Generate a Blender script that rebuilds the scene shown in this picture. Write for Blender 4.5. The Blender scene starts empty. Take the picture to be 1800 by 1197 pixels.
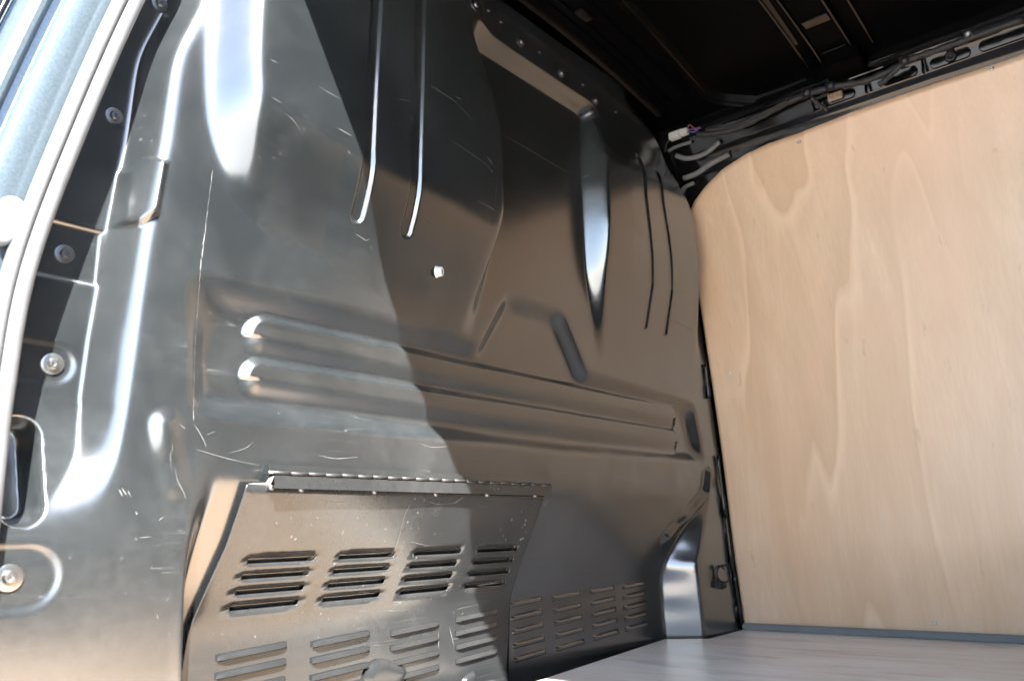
import bpy, bmesh, math, random
import numpy as np
from mathutils import Vector, Matrix
random.seed(4)
rng = np.random.default_rng(11)
PI = math.pi
scene = bpy.context.scene
COL = scene.collection

# ------------------------------------------------------------------ camera
# perspective solved from the vanishing points of the van's length and width
IW, IH = 1800.0, 1197.0
C0 = np.array([IW/2, IH/2])
V1 = np.array([-870., 996.]); V2 = np.array([2150., 905.])
FPX = math.sqrt(-np.dot(V1-C0, V2-C0))
dY = np.array([*(V1-C0), FPX]); dY /= np.linalg.norm(dY)
dX = np.array([*(V2-C0), FPX]); dX /= np.linalg.norm(dX)
RW = np.stack([dX, dY, np.cross(dX, dY)])
CZ = 0.2523
CAM = np.array([0., 0., CZ])
cam_d = bpy.data.cameras.new('camera'); cam = bpy.data.objects.new('camera', cam_d); COL.objects.link(cam)
right, up, back = RW @ [1, 0, 0], RW @ [0, -1, 0], RW @ [0, 0, -1]
M = Matrix.Identity(4)
for r in range(3):
    M[r][0], M[r][1], M[r][2], M[r][3] = right[r], up[r], back[r], CAM[r]
cam.matrix_world = M
cam_d.sensor_width = 36; cam_d.lens = FPX/IW*36; cam_d.clip_start = .02; cam_d.clip_end = 500
cam_d.dof.use_dof = True; cam_d.dof.focus_distance = 1.45; cam_d.dof.aperture_fstop = 5.0
scene.camera = cam

# ------------------------------------------------------------------ world, sun, exposure
SUN = Vector((.55, .76, -1.0)).normalized()           # direction the light travels
elev = math.asin(-SUN.z); az = math.atan2(-SUN.x, -SUN.y)
w = bpy.data.worlds.new('World'); scene.world = w; w.use_nodes = True
nt = w.node_tree; bg = nt.nodes['Background']
sk = nt.nodes.new('ShaderNodeTexSky'); sk.sky_type = 'NISHITA'; sk.sun_disc = False
sk.sun_elevation = elev; sk.sun_rotation = az; sk.dust_density = .8; sk.air_density = 1.0
nt.links.new(sk.outputs[0], bg.inputs[0]); bg.inputs[1].default_value = .088
sd = bpy.data.lights.new('sun', 'SUN'); sd.energy = 5.0; sd.angle = math.radians(.53); sd.color = (1, .985, .955)
so = bpy.data.objects.new('sun', sd); COL.objects.link(so)
so.rotation_euler = SUN.to_track_quat('-Z', 'Y').to_euler(); so.location = (-3, -3, 5)
vs = scene.view_settings; vs.view_transform = 'Standard'; vs.look = 'None'; vs.gamma = 1; vs.use_curve_mapping = False
vs.exposure = 2.95
scene.render.engine = 'CYCLES'
cy = scene.cycles; cy.use_denoising = True; cy.use_adaptive_sampling = True; cy.adaptive_threshold = .03; cy.max_bounces = 8; cy.diffuse_bounces = 5; cy.glossy_bounces = 4
cy.sample_clamp_indirect = 8; cy.caustics_reflective = False; cy.caustics_refractive = False

# ------------------------------------------------------------------ measuring helpers
def ray(p): return RW @ np.array([p[0]-C0[0], p[1]-C0[1], FPX])
def ony(p, y): d = ray(p); return CAM + d*(y/d[1])
def onz(p, z): d = ray(p); return CAM + d*((z-CZ)/d[2])
def onx(p, x): d = ray(p); return CAM + d*(x/d[0])
K = onz((1305, 1105), 0.); YB = K[1]; XW = K[0]
def xz(pts, dy=0.):
    return np.array([ony(p, YB+dy)[[0, 2]] for p in pts])
def ln(t, k=.12):                                      # clamped ramp with rounded ends
    s_ = lambda u: .5*(u+np.sqrt(u*u+k*k))
    return s_(t)-s_(t-1)
def sm(t): t = np.clip(t, 0, 1); return t*t*(3-2*t)
def xofz(pts, dy=0.):                                 # near-vertical line as x(z)
    q = xz(pts, dy)
    q = q[np.argsort(q[:, 1])]
    return lambda Z: np.interp(Z, q[:, 1], q[:, 0])
def smooth_xofz(pts, s=.03, dy=0.):
    f = xofz(pts, dy)
    g = np.linspace(-.3, 1.6, 1901); v = f(g)
    k = np.exp(-.5*(np.arange(-120, 121)*.001/s)**2); k /= k.sum()
    v = np.convolve(np.pad(v, 120, mode='edge'), k, 'valid')
    return lambda Z: np.interp(Z, g, v)
def pdist(X, Z, q):                                   # distance to a polyline
    d = np.full(np.shape(X), 9.)
    for a, b in zip(q[:-1], q[1:]):
        ab = b-a; t = np.clip(((X-a[0])*ab[0]+(Z-a[1])*ab[1])/max(1e-12, ab@ab), 0, 1)
        d = np.minimum(d, np.hypot(X-a[0]-t*ab[0], Z-a[1]-t*ab[1]))
    return d
def polysd(X, Z, q):                                  # signed distance to a polygon, negative inside
    q = np.asarray(q); d = pdist(X, Z, np.vstack([q, q[:1]])); ins = np.zeros(np.shape(X), bool)
    for a, b in zip(q, np.roll(q, -1, 0)):
        c = (a[1] > Z) != (b[1] > Z)
        xi = a[0] + (Z-a[1])*(b[0]-a[0])/(b[1]-a[1] if abs(b[1]-a[1]) > 1e-9 else 1e-9)
        ins ^= c & (X < xi)
    return np.where(ins, -d, d)
def vnoise(X, Z, s, seed):                            # smooth value noise, used for the small dents in the sheet
    r = np.random.default_rng(seed).standard_normal((64, 64)); u = X*s+17.3; v = Z*s+9.1
    i = np.floor(u).astype(int); j = np.floor(v).astype(int); fu = sm(u-i); fv = sm(v-j)
    g = lambda a, b: r[a % 64, b % 64]
    return (g(i, j)*(1-fu)+g(i+1, j)*fu)*(1-fv)+(g(i, j+1)*(1-fu)+g(i+1, j+1)*fu)*fv

# ------------------------------------------------------------------ materials
MATS = {}
def new_mat(name):
    m = bpy.data.materials.new(name); m.use_nodes = True; n = m.node_tree
    MATS[name] = m
    return m, n, n.nodes['Principled BSDF'], n.links
def N(n, t, **kw):
    x = n.nodes.new(t)
    for k, v in kw.items():
        if k in x.inputs.keys(): x.inputs[k].default_value = v
        else: setattr(x, k, v)
    return x
def noise(n, vec, scale, detail=4, rough=.55, dist=0.):
    x = N(n, 'ShaderNodeTexNoise'); x.inputs['Scale'].default_value = scale; x.inputs['Detail'].default_value = detail
    x.inputs['Roughness'].default_value = rough; x.inputs['Distortion'].default_value = dist
    n.links.new(vec, x.inputs['Vector']); return x.outputs['Fac']
def ramp(n, fac, stops):
    x = N(n, 'ShaderNodeValToRGB'); e = x.color_ramp.elements
    while len(e) < len(stops): e.new(.5)
    for k, (p, c) in enumerate(stops):
        e[k].position = p; e[k].color = (*c, 1) if len(np.shape(c)) else (c, c, c, 1)
    n.links.new(fac, x.inputs[0]); return x.outputs[0]
def mapping(n, scale=(1, 1, 1), rot=(0, 0, 0), loc=(0, 0, 0)):
    tc = N(n, 'ShaderNodeTexCoord'); mp = N(n, 'ShaderNodeMapping')
    mp.inputs['Scale'].default_value = scale; mp.inputs['Rotation'].default_value = rot; mp.inputs['Location'].default_value = loc
    n.links.new(tc.outputs['Object'], mp.inputs[0]); return mp.outputs[0]
def mix(n, fac, a, b, mode='MIX'):
    x = N(n, 'ShaderNodeMix', data_type='RGBA', blend_type=mode)
    for s, v in ((0, fac), (6, a), (7, b)):
        if hasattr(v, 'is_output'): n.links.new(v, x.inputs[s])
        else: x.inputs[s].default_value = v if s == 0 else (*v, 1)
    return x.outputs[2]
def math_n(n, op, a, b=0., clamp=False):
    x = N(n, 'ShaderNodeMath', operation=op, use_clamp=clamp)
    for s, v in ((0, a), (1, b)):
        if hasattr(v, 'is_output'): n.links.new(v, x.inputs[s])
        else: x.inputs[s].default_value = v
    return x.outputs[0]
def bump(n, fac, strength, dist=.002):
    x = N(n, 'ShaderNodeBump'); x.inputs['Strength'].default_value = strength; x.inputs['Distance'].default_value = dist
    n.links.new(fac, x.inputs['Height']); return x.outputs[0]

def painted(name, col, rough, dust=.5, specks=.5, spec=.5, dustcol=(.30, .31, .31), scr=1.0, ior=1.5):
    m, n, b, L = new_mat(name)
    v = mapping(n)
    big = noise(n, v, 3.4, 5, .62, .5)
    haze = ramp(n, big, [(.40, 0.), (.80, 1.)])
    fine = noise(n, v, 70, 2, .6)
    haze = math_n(n, 'MULTIPLY', haze, math_n(n, 'ADD', math_n(n, 'MULTIPLY', fine, .9), .2))
    c = mix(n, math_n(n, 'MULTIPLY', haze, dust*.12), col, dustcol)
    if specks:
        vo = N(n, 'ShaderNodeTexVoronoi'); vo.inputs['Scale'].default_value = 75; L.new(v, vo.inputs['Vector'])
        sp = math_n(n, 'LESS_THAN', vo.outputs['Distance'], math_n(n, 'MULTIPLY', math_n(n, 'POWER', noise(n, v, 13, 3, .7), 4.), .85))
        c = mix(n, math_n(n, 'MULTIPLY', sp, specks*.4), c, (.5, .5, .49))
    if scr:
        vv = mapping(n, scale=(.22, 3, 6.5), rot=(0, .42, 0))
        line = math_n(n, 'LESS_THAN', math_n(n, 'ABSOLUTE', math_n(n, 'SUBTRACT', noise(n, vv, 7, 2, .5), .5)), .0022)
        msk = ramp(n, noise(n, v, 6, 2), [(.56, 0.), (.68, 1.)])
        c = mix(n, math_n(n, 'MULTIPLY', math_n(n, 'MULTIPLY', line, msk), .30*scr), c, (.4, .4, .4))
    L.new(c, b.inputs['Base Color'])
    L.new(math_n(n, 'ADD', math_n(n, 'MULTIPLY', haze, .05*dust), rough), b.inputs['Roughness'])
    b.inputs['Specular IOR Level'].default_value = spec; b.inputs['IOR'].default_value = ior
    L.new(bump(n, fine, .02, .002), b.inputs['Normal'])
    return m
def plain(name, col, rough, metal=0., spec=.5, bumpy=0., bscale=200, coat=0.):
    m, n, b, L = new_mat(name)
    v = mapping(n); f = noise(n, v, 35, 4, .6)
    c = mix(n, f, tuple(k*.8 for k in col), tuple(min(1, k*1.2) for k in col)); L.new(c, b.inputs['Base Color'])
    L.new(math_n(n, 'ADD', math_n(n, 'MULTIPLY', f, .14), rough-.07, True), b.inputs['Roughness'])
    b.inputs['Metallic'].default_value = metal; b.inputs['Specular IOR Level'].default_value = spec
    if coat: b.inputs['Coat Weight'].default_value = coat
    if bumpy: L.new(bump(n, noise(n, v, bscale, 3), bumpy), b.inputs['Normal'])
    return m
painted('bulkhead_paint', (.0150, .0176, .0188), .21, dust=1.0, specks=.18, spec=1.0, ior=1.9, scr=.5)
painted('flap_paint', (.0190, .0203, .0210), .215, dust=1.0, specks=.4, spec=.8, ior=1.53, scr=.6)
painted('frame_paint', (.0125, .014, .015), .21, dust=.7, specks=.5, spec=1.0, ior=1.8)
painted('black_gloss', (.005, .005, .0055), .12, dust=.05, specks=0, scr=0)
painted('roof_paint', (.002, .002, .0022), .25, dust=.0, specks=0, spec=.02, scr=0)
painted('ridge_gloss', (.004, .004, .0042), .24, dust=0, specks=0, spec=.5, ior=1.5, scr=0)
plain('black_plastic', (.018, .018, .02), .45)
plain('cable_tape', (.02, .02, .021), .6, bumpy=.4, bscale=300)
plain('rubber', (.125, .128, .132), .6, bumpy=.15, bscale=420)
plain('pad_rubber', (.22, .225, .23), .5)
plain('dark_rubber', (.02, .02, .022), .6)
plain('zinc', (.55, .55, .54), .32, metal=1.)
plain('dark_zinc', (.20, .20, .21), .38, metal=1.)
plain('white_plastic', (.6, .6, .58), .4)
plain('wire_purple', (.12, .06, .16), .45); plain('wire_pink', (.32, .10, .12), .45); plain('wire_blue', (.05, .07, .3), .45)
plain('scratch_white', (.17, .17, .168), .7)
plain('edge_bare', (.26, .255, .245), .45)
plain('hinge_steel', (.03, .03, .03), .5)
plain('grey_trim', (.17, .175, .18), .75, bumpy=.3)
plain('sill_plastic', (.06, .06, .062), .5)
plain('outer_panel', (.30, .34, .37), .3, metal=.4)
plain('concrete', (.33, .325, .315), .85, bumpy=.4, bscale=60)
# silver body paint with flake
m, n, b, L = new_mat('silver_paint')
v = mapping(n)
fl = N(n, 'ShaderNodeTexVoronoi'); fl.inputs['Scale'].default_value = 420; L.new(v, fl.inputs['Vector'])
L.new(mix(n, ramp(n, fl.outputs['Color'], [(.0, .0), (1., 1.)]), (.115, .155, .185), (.17, .215, .25)), b.inputs['Base Color'])
b.inputs['Metallic'].default_value = .55; b.inputs['Roughness'].default_value = .34; b.inputs['Coat Weight'].default_value = .5; b.inputs['Coat Roughness'].default_value = .05
L.new(bump(n, ramp(n, fl.outputs['Color'], [(0., 0.), (1., 1.)]), .12, .0006), b.inputs['Normal'])

def wood(name, vert, light, mid, dark, worn=0.):
    m, n, b, L = new_mat(name)
    # vert: grain runs up the wall (object z) - otherwise along the van (object y)
    sc = (1, 1.0, .16) if vert else (1.0, .16, 1)
    v = mapping(n, scale=sc)
    ax = lambda k, **kw: mapping(n, scale=(1, 1, k) if vert else (1, k, 1), **kw)
    fib = noise(n, ax(.035), 150, 3, .65)
    streak = noise(n, ax(.10), 11, 5, .6, .7)
    big = noise(n, ax(.45, loc=(3, 1, 2)), 2.6, 4, .6, 1.0)
    c = mix(n, ramp(n, big, [(.32, 0.), (.68, 1.)]), mid, light)
    c = mix(n, math_n(n, 'MULTIPLY', ramp(n, streak, [(.38, 1.), (.60, 0.)]), .5), c, dark)
    c = mix(n, math_n(n, 'MULTIPLY', ramp(n, fib, [(.36, 1.), (.62, 0.)]), .3), c, dark)
    # rotary-cut figure: contour lines of a slow field, some pale, some brown
    fl2 = noise(n, ax(.13, loc=(5, 7.3, 3.1)), 2.7, 3, .42, .25)
    fr_ = math_n(n, 'FRACT', math_n(n, 'MULTIPLY', fl2, 9.))
    msk = ramp(n, noise(n, ax(.5, loc=(1, 4, 9)), 2.2, 3), [(.42, 0.), (.62, 1.)])
    c = mix(n, math_n(n, 'MULTIPLY', math_n(n, 'MULTIPLY', ramp(n, fr_, [(0., 0.), (.80, .25), (.93, 1.), (1., 0.)]), msk), .55), c, tuple(min(1, k*1.16) for k in light))
    c = mix(n, math_n(n, 'MULTIPLY', math_n(n, 'MULTIPLY', ramp(n, fr_, [(0., 1.), (.10, .6), (.55, 0.)]), msk), .46), c, dark)
    vo = N(n, 'ShaderNodeTexVoronoi'); vo.inputs['Scale'].default_value = 5.5; L.new(mapping(n, scale=(1, 1.5, .55) if vert else (1.5, .55, 1)), vo.inputs['Vector'])
    kn = ramp(n, vo.outputs['Distance'], [(.0, 1.), (.045, 0.)])
    kn = math_n(n, 'MULTIPLY', kn, ramp(n, noise(n, v, 2.7, 1), [(.5, 0.), (.56, 1.)]))
    c = mix(n, math_n(n, 'MULTIPLY', kn, .7), c, tuple(k*.55 for k in dark))
    hue = noise(n, ax(.6, loc=(8, 2, 5)), 3.1, 3, .55, .8)
    c = mix(n, math_n(n, 'MULTIPLY', ramp(n, hue, [(.45, 0.), (.72, 1.)]), .55), c, (light[0]*.96, light[1]*.80, light[2]*.74))
    fk = noise(n, ax(.22, loc=(2, 2, 2)), 34, 3, .6, .3)
    c = mix(n, math_n(n, 'MULTIPLY', ramp(n, fk, [(.67, 0.), (.72, 1.)]), .35), c, tuple(k*.7 for k in dark))
    if worn:
        g = noise(n, mapping(n, scale=(1, .35, 1)), 5.5, 6, .65, .6)
        # pale grey is mixed in away from the doorway, the deck stays brown beside the sill
        sx = N(n, 'ShaderNodeSeparateXYZ'); L.new(mapping(n), sx.inputs[0])
        gx = ramp(n, math_n(n, 'MULTIPLY', sx.outputs[0], .5), [(.50, 0.), (.66, 1.)])
        wf = math_n(n, 'MULTIPLY', math_n(n, 'ADD', math_n(n, 'MULTIPLY', ramp(n, g, [(.38, 0.), (.66, 1.)]), .35), .62), gx)
        c = mix(n, wf, c, (.85, .865, .835))
        g2 = noise(n, mapping(n, scale=(1, .22, 1), loc=(2, 9, 0)), 13, 5, .7, .5)
        c = mix(n, math_n(n, 'MULTIPLY', ramp(n, g2, [(.52, 0.), (.70, 1.)]), .62), c, (.40, .345, .29))
        g3 = noise(n, mapping(n, scale=(1, .06, 1), loc=(4, 3, 0)), 26, 4, .65, .3)
        c = mix(n, math_n(n, 'MULTIPLY', ramp(n, g3, [(.54, 0.), (.68, 1.)]), .45), c, (.42, .36, .31))
    L.new(c, b.inputs['Base Color'])
    L.new(math_n(n, 'ADD', math_n(n, 'MULTIPLY', fib, .16), .28), b.inputs['Roughness'])
    b.inputs['Specular IOR Level'].default_value = .9
    L.new(bump(n, fib, .10, .001), b.inputs['Normal'])
    return m
wood('ply_wall', True, (.75, .565, .405), (.69, .465, .295), (.57, .365, .215))
wood('ply_floor', False, (.66, .50, .35), (.58, .41, .265), (.42, .28, .17), worn=1.0)
m, n, b, L = new_mat('ply_edge')
v = mapping(n, scale=(1, 1, 1)); 
L.new(ramp(n, noise(n, v, 300, 2), [(.4, (.30, .2, .12)), (.6, (.55, .42, .29))]), b.inputs['Base Color']); b.inputs['Roughness'].default_value = .8

# ------------------------------------------------------------------ object helpers
def link(name, me, mat=None, parent=None, smooth=True):
    o = bpy.data.objects.new(name, me); COL.objects.link(o)
    if mat: me.materials.append(MATS[mat])
    if smooth:
        me.polygons.foreach_set('use_smooth', [True]*len(me.polygons))
    if parent: o.parent = parent
    return o
def from_arrays(name, V, F, mat, parent=None, smooth=True):
    me = bpy.data.meshes.new(name); me.from_pydata([tuple(map(float, v)) for v in V], [], [tuple(map(int, f)) for f in F]); me.update()
    return link(name, me, mat, parent, smooth)
def from_bm(name, bm, mat, parent=None, smooth=True, sharp=None):
    me = bpy.data.meshes.new(name); bm.normal_update(); bm.to_mesh(me); bm.free()
    o = link(name, me, mat, parent, smooth)
    if sharp is not None: me.set_sharp_from_angle(angle=math.radians(sharp))
    return o
def thing(name, label, cat, group=None, loc=(0, 0, 0)):
    o = bpy.data.objects.new(name, None); COL.objects.link(o); o.location = loc; o.empty_display_size = .05
    tag(o, label, cat, group); return o
def tag(o, label=None, cat=None, group=None, kind=None):
    if label: o['label'] = label
    if cat: o['category'] = cat
    if group: o['group'] = group
    if kind: o['kind'] = kind
    return o
def grid(name, P, mat, parent=None, keep=None, smooth=True, flip=False):   # P: (rows, cols, 3)
    r, c, _ = P.shape; idx = np.arange(r*c).reshape(r, c)
    F = np.stack([idx[:-1, :-1], idx[:-1, 1:], idx[1:, 1:], idx[1:, :-1]], -1)
    if keep is not None: F = F[keep]
    F = F.reshape(-1, 4)
    if flip: F = F[:, ::-1]
    me = bpy.data.meshes.new(name)
    me.vertices.add(r*c); me.vertices.foreach_set('co', P.reshape(-1).astype(np.float32))
    me.loops.add(F.size); me.loops.foreach_set('vertex_index', F.reshape(-1).astype(np.int32))
    me.polygons.add(len(F)); me.polygons.foreach_set('loop_start', (np.arange(len(F))*4).astype(np.int32))
    me.polygons.foreach_set('loop_total', np.full(len(F), 4, np.int32)); me.update(calc_edges=True); me.validate()
    return link(name, me, mat, parent, smooth)
def box_bm(bm, c, s, rot=None, bev=0.):
    mat = Matrix.Translation(c) @ (rot.to_4x4() if rot else Matrix.Identity(4)) @ Matrix.Diagonal((*s, 1))
    r = bmesh.ops.create_cube(bm, size=1, matrix=mat)
    if bev:
        es = {e for v in r['verts'] for e in v.link_edges}
        bmesh.ops.bevel(bm, geom=list(es), offset=bev, segments=2, affect='EDGES')
def tube(name, pts, rad, mat, parent=None, seg=10, closed=False, rads=None):
    pts = [Vector(p) for p in pts]; V = []; F = []; nn = len(pts)
    prev = None
    for i, p in enumerate(pts):
        t = (pts[(i+1) % nn]-pts[i-1]) if closed else (pts[min(i+1, nn-1)]-pts[max(i-1, 0)])
        t.normalize()
        a = (prev - t*prev.dot(t)) if prev is not None else t.orthogonal()
        a.normalize(); prev = a; bb = t.cross(a); rr = rads[i] if rads else rad
        for k in range(seg):
            an = 2*PI*k/seg; V.append(p + a*math.cos(an)*rr + bb*math.sin(an)*rr)
    rng_ = range(nn if closed else nn-1)
    for i in rng_:
        j = (i+1) % nn
        for k in range(seg): F.append((i*seg+k, i*seg+(k+1) % seg, j*seg+(k+1) % seg, j*seg+k))
    if not closed: F += [tuple(range(seg))[::-1], tuple((nn-1)*seg+k for k in range(seg))]
    return from_arrays(name, V, F, mat, parent)
def lathe_bm(prof, seg=20):                            # profile (r, h) about z
    bm = bmesh.new(); rings = []
    for r_, h_ in prof:
        rings.append([bm.verts.new((r_*math.cos(2*PI*k/seg), r_*math.sin(2*PI*k/seg), h_)) for k in range(seg)] if r_ > 1e-6 else [bm.verts.new((0, 0, h_))])
    for a, b_ in zip(rings[:-1], rings[1:]):
        if len(a) == 1 and len(b_) == 1: continue
        for k in range(seg):
            q = [a[k % len(a)], a[(k+1) % len(a)], b_[(k+1) % len(b_)], b_[k % len(b_)]]
            q2 = []
            [q2.append(x) for x in q if x not in q2]
            bm.faces.new(q2)
    bmesh.ops.recalc_face_normals(bm, faces=bm.faces)
    return bm
def catmull(pts, n=8):
    P = np.array(pts, float); P = np.vstack([2*P[0]-P[1], P, 2*P[-1]-P[-2]]); out = []
    for i in range(1, len(P)-2):
        for t in np.linspace(0, 1, n, endpoint=False):
            a, b_, c, d = P[i-1:i+3]
            out.append(.5*((2*b_)+(-a+c)*t+(2*a-5*b_+4*c-d)*t*t+(-a+3*b_-3*c+d)*t**3))
    out.append(P[-2]); return np.array(out)

# ------------------------------------------------------------------ the pressed bulkhead: depth as a function of (x, z)
Z_TOP, Z_BEND, REC = .345, .141, .090
edgeR = smooth_xofz([(1107, 213), (1150, 255), (1160, 272), (1172, 305), (1204, 400), (1230, 560), (1245, 660), (1265, 800), (1285, 970), (1305, 1105)], .012)
boltx = smooth_xofz([(280, 8), (200, 205), (113, 447), (92, 640), (40, 850), (15, 1015)], .05, .050)
L1 = smooth_xofz([(352, 0), (325, 50), (300, 100), (280, 250), (262, 330), (245, 412), (220, 600), (190, 800), (140, 1000), (105, 1120)], .02, .012)
L2 = smooth_xofz([(297, 0), (288, 40), (285, 60), (262, 155), (238, 190), (216, 300), (185, 450), (157, 600), (142, 705), (150, 760), (140, 870), (105, 1000), (90, 1120)], .006, .046)
xA = smooth_xofz([(385, -150), (372, -20), (363, 100), (366, 220), (385, 320), (430, 420)], .02)
pocket = xz([(818, 76), (1018, 203), (1020, 330), (1030, 480), (1052, 640), (1052, 760), (800, 700), (838, 548), (872, 395), (868, 250), (845, 150)])
zb0 = xz([(900, 95)])[0]
frame = xz([(352, 505), (600, 556), (850, 612), (896, 524), (988, 553), (1030, 660), (1216, 713), (1236, 808), (1000, 790), (800, 766), (560, 738), (350, 716)])
rib1 = xz([(478, 590), (1188, 733)]); rib2 = xz([(472, 664), (1192, 774)])
riserx = smooth_xofz([(1262, 790), (1250, 850), (1245, 893), (1226, 990), (1240, 1122)], .012)
leftx = smooth_xofz([(352, 800), (346, 850), (332, 930), (324, 1000), (322, 1197)], .02)
bead = xz([(1243, 832), (1240, 868), (1222, 905), (1200, 945)])
boss = xz([(262, 272), (288, 290), (272, 380), (246, 398), (216, 388), (232, 290)], .012)
bump1 = xz([(290, 748), (293, 790), (308, 850)])
flap_edge_l = lambda Z: np.interp(Z, [-.1, .079, .141, .251, .331], [.596, .600, .606, .629, .635])
flap_edge_r = lambda Z: np.interp(Z, [-.1, .126, .19, .265, .34], [1.254, 1.271, 1.277, 1.286, 1.292])
hole_c = xz([(25, 770), (15, 890)], .05)
bl = xz([(113, 447), (92, 640), (15, 1015)], .052)
def low(Z):                                           # forward slope under the waist fold
    t = (Z_TOP-Z)/(Z_TOP-Z_BEND); k = .09
    soft = lambda u: .5*(u+np.sqrt(u*u+k*k))           # rounded folds
    return REC*(soft(t)-soft(t-1))/1.0
def rounded(poly, sigma, st=.004):                    # polygon distance with its corners rolled over, as a press leaves them
    gx = np.arange(.1, 2.3, st); gz = np.arange(-.3, 1.6, st); f = polysd(*np.meshgrid(gx, gz), poly)
    r_ = int(3*sigma/st); k = np.exp(-.5*(np.arange(-r_, r_+1)*st/sigma)**2); k /= k.sum()
    for ax_ in (0, 1): f = np.apply_along_axis(lambda a: np.convolve(np.pad(a, r_, mode='edge'), k, 'valid'), ax_, f)
    def look(X, Z):
        u = np.clip((X-gx[0])/st, 0, len(gx)-1.001); v = np.clip((Z-gz[0])/st, 0, len(gz)-1.001); i = u.astype(int); j = v.astype(int); u = u-i; v = v-j
        return (f[j, i]*(1-u)+f[j, i+1]*u)*(1-v)+(f[j+1, i]*(1-u)+f[j+1, i+1]*u)*v
    return look
frame_sd = rounded(frame, .014); pocket_sd = rounded(pocket, .012)
def base(X, Z):                                       # raised upper shell with the head-height pocket pressed into it
    az0 = np.interp(X, [.6, .75, 1.1, 1.4, 2.0], [.70, .68, .56, .60, .64])
    ampl = np.interp(X, [.6, 1.1, 1.45, 1.6], [.062, .050, .055, .062])
    aA = ampl*sm((Z-az0)/np.interp(X, [.8, 1.0, 1.2, 1.4], [.20, .26, .28, .36]))
    aA = aA*(1-.42*sm((Z-1.10)/.12)*sm((X-1.06)/.10))
    mA = ln((X-xA(Z)-.004)/.042, .25)
    pk = pocket_sd(np.asarray(X, float), np.asarray(Z, float))
    wall = np.interp(X, [1.0, 1.2, 1.40, 1.5], [.045, .032, .028, .03])
    mP = .5*sm(pk/wall + .15)+.5*ln(pk/wall+.1)
    mR = sm((edgeR(Z)-X-.006)/.075)
    return aA*mA*mP*mR
def on_base(pts):
    out = []
    for p in pts:
        y = YB
        for _ in range(30):
            q = ony(p, y); y = .5*y + .5*(YB-float(base(q[0], q[2])))
        out.append(ony(p, y)[[0, 2]])
    return np.array(out)
g1 = on_base([(668, -60), (656, 150), (650, 260), (630, 378)]); g2 = on_base([(742, -60), (738, 150), (735, 260), (716, 405)])
r1 = on_base([(1122, 278), (1133, 340), (1142, 420), (1145, 500), (1134, 572)]); r2 = on_base([(1154, 302), (1163, 350), (1175, 430), (1179, 510), (1169, 584)])
def height(X, Z, detail=True):
    X = np.asarray(X, float); Z = np.asarray(Z, float)
    h = base(X, Z)
    # recessed waist panel and its two swages
    fr = frame_sd(X, Z)
    h -= .0235*sm(-fr/(.042+.022*sm((Z-.50)/.06)*sm((1.15-X)/.15))+.4)
    for q, hw in ((rib1, .037), (rib2, .036)):
        d = pdist(X, Z, q); zc = np.interp(X, q[:, 0], q[:, 1]); up_ = (Z > zc)
        h += .0122*sm((hw-d)/np.where(up_, .016, .040))
    # narrow vertical swages
    for q, hw, dp in ((g1, .0142, .0062), (g2, .0142, .0062), (r1, .0125, .005), (r2, .0125, .005)):
        h -= dp*sm((hw-pdist(X, Z, q))/.0075)
    # door-side return: rolled shoulder, slope and bolting flange
    t = (L1(Z)+.004-X)/(np.maximum(L1(Z)-L2(Z)+.004, .030)+.10*sm((.38-Z)/.22)); s1 = .5*(t+np.sqrt(t*t+.28**2)); s2 = .5*(t-1+np.sqrt((t-1)**2+.10**2))
    h -= (.003+.047*sm((Z-.24)/.20))*(s1-s2)
    h -= .005*sm((.26-Z)/.26)*(1-sm((X-leftx(Z)+.02)/.03))
    h += .014*sm(-polysd(X, Z, boss)/.012+.2)
    h += .0085*sm((.027-pdist(X, Z, bump1))/.026)*(.45+.55*sm((Z-.35)/.05))
    # seats pressed round the flange bolts, lift hole at the bottom
    for (cx, cz), rr in zip(bl[1:], (.030, .040)):
        d = np.maximum(np.hypot(X-cx, Z-cz), np.where(X < cx, np.abs(Z-cz), 0)); d = np.where(X < cx, np.abs(Z-cz), np.hypot(X-cx, Z-cz))
        h -= .0025*sm((rr-d)/.012)
    d = np.maximum(np.abs(Z-bl[0][1]-.004)-.040, X-bl[0][0]-.048); h -= .004*sm((-d)/.008)
    h -= .045*sm((.026-pdist(X, Z, hole_c))/.012)
    # lower part folded forward, with its risers
    m = ln((riserx(Z)-X)/.040)*sm((X-leftx(Z)+.004)/.04)
    h -= low(Z)*m
    inner = np.minimum(np.minimum(X-flap_edge_l(Z)-.02, flap_edge_r(Z)-.02-X), .315-Z)
    h -= .05*sm(inner/.02)                             # load-through opening behind the flap
    h += .015*sm((.022-pdist(X, Z, bead))/.022)
    # hand dents along the fold and oil-canning
    if detail:
        h += .0007*vnoise(X, Z, 7, 1) + .0012*vnoise(X, Z, 2.6, 2)
        fold = np.exp(-((Z-.375)/.03)**2)*sm((X-1.1)/.2)
        h += fold*.0016*vnoise(X, Z, 24, 3)
        rz = np.exp(-((X-1.875)/.03)**2)*sm((.34-Z)/.05)
        h += rz*.003*vnoise(X*0.6, Z, 30, 5)
    return h
gx_ = np.arange(.15, 2.2, .0025); gz_ = np.arange(-.25, 1.5, .0025)
HG = height(*np.meshgrid(gx_, gz_))
def hlook(x, z):
    u = min(max((x-.15)/.0025, 0), len(gx_)-1.001); v = min(max((z+.25)/.0025, 0), len(gz_)-1.001); i, j = int(u), int(v); u -= i; v -= j
    return (HG[j, i]*(1-u)+HG[j, i+1]*u)*(1-v)+(HG[j+1, i]*(1-u)+HG[j+1, i+1]*u)*v
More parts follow.
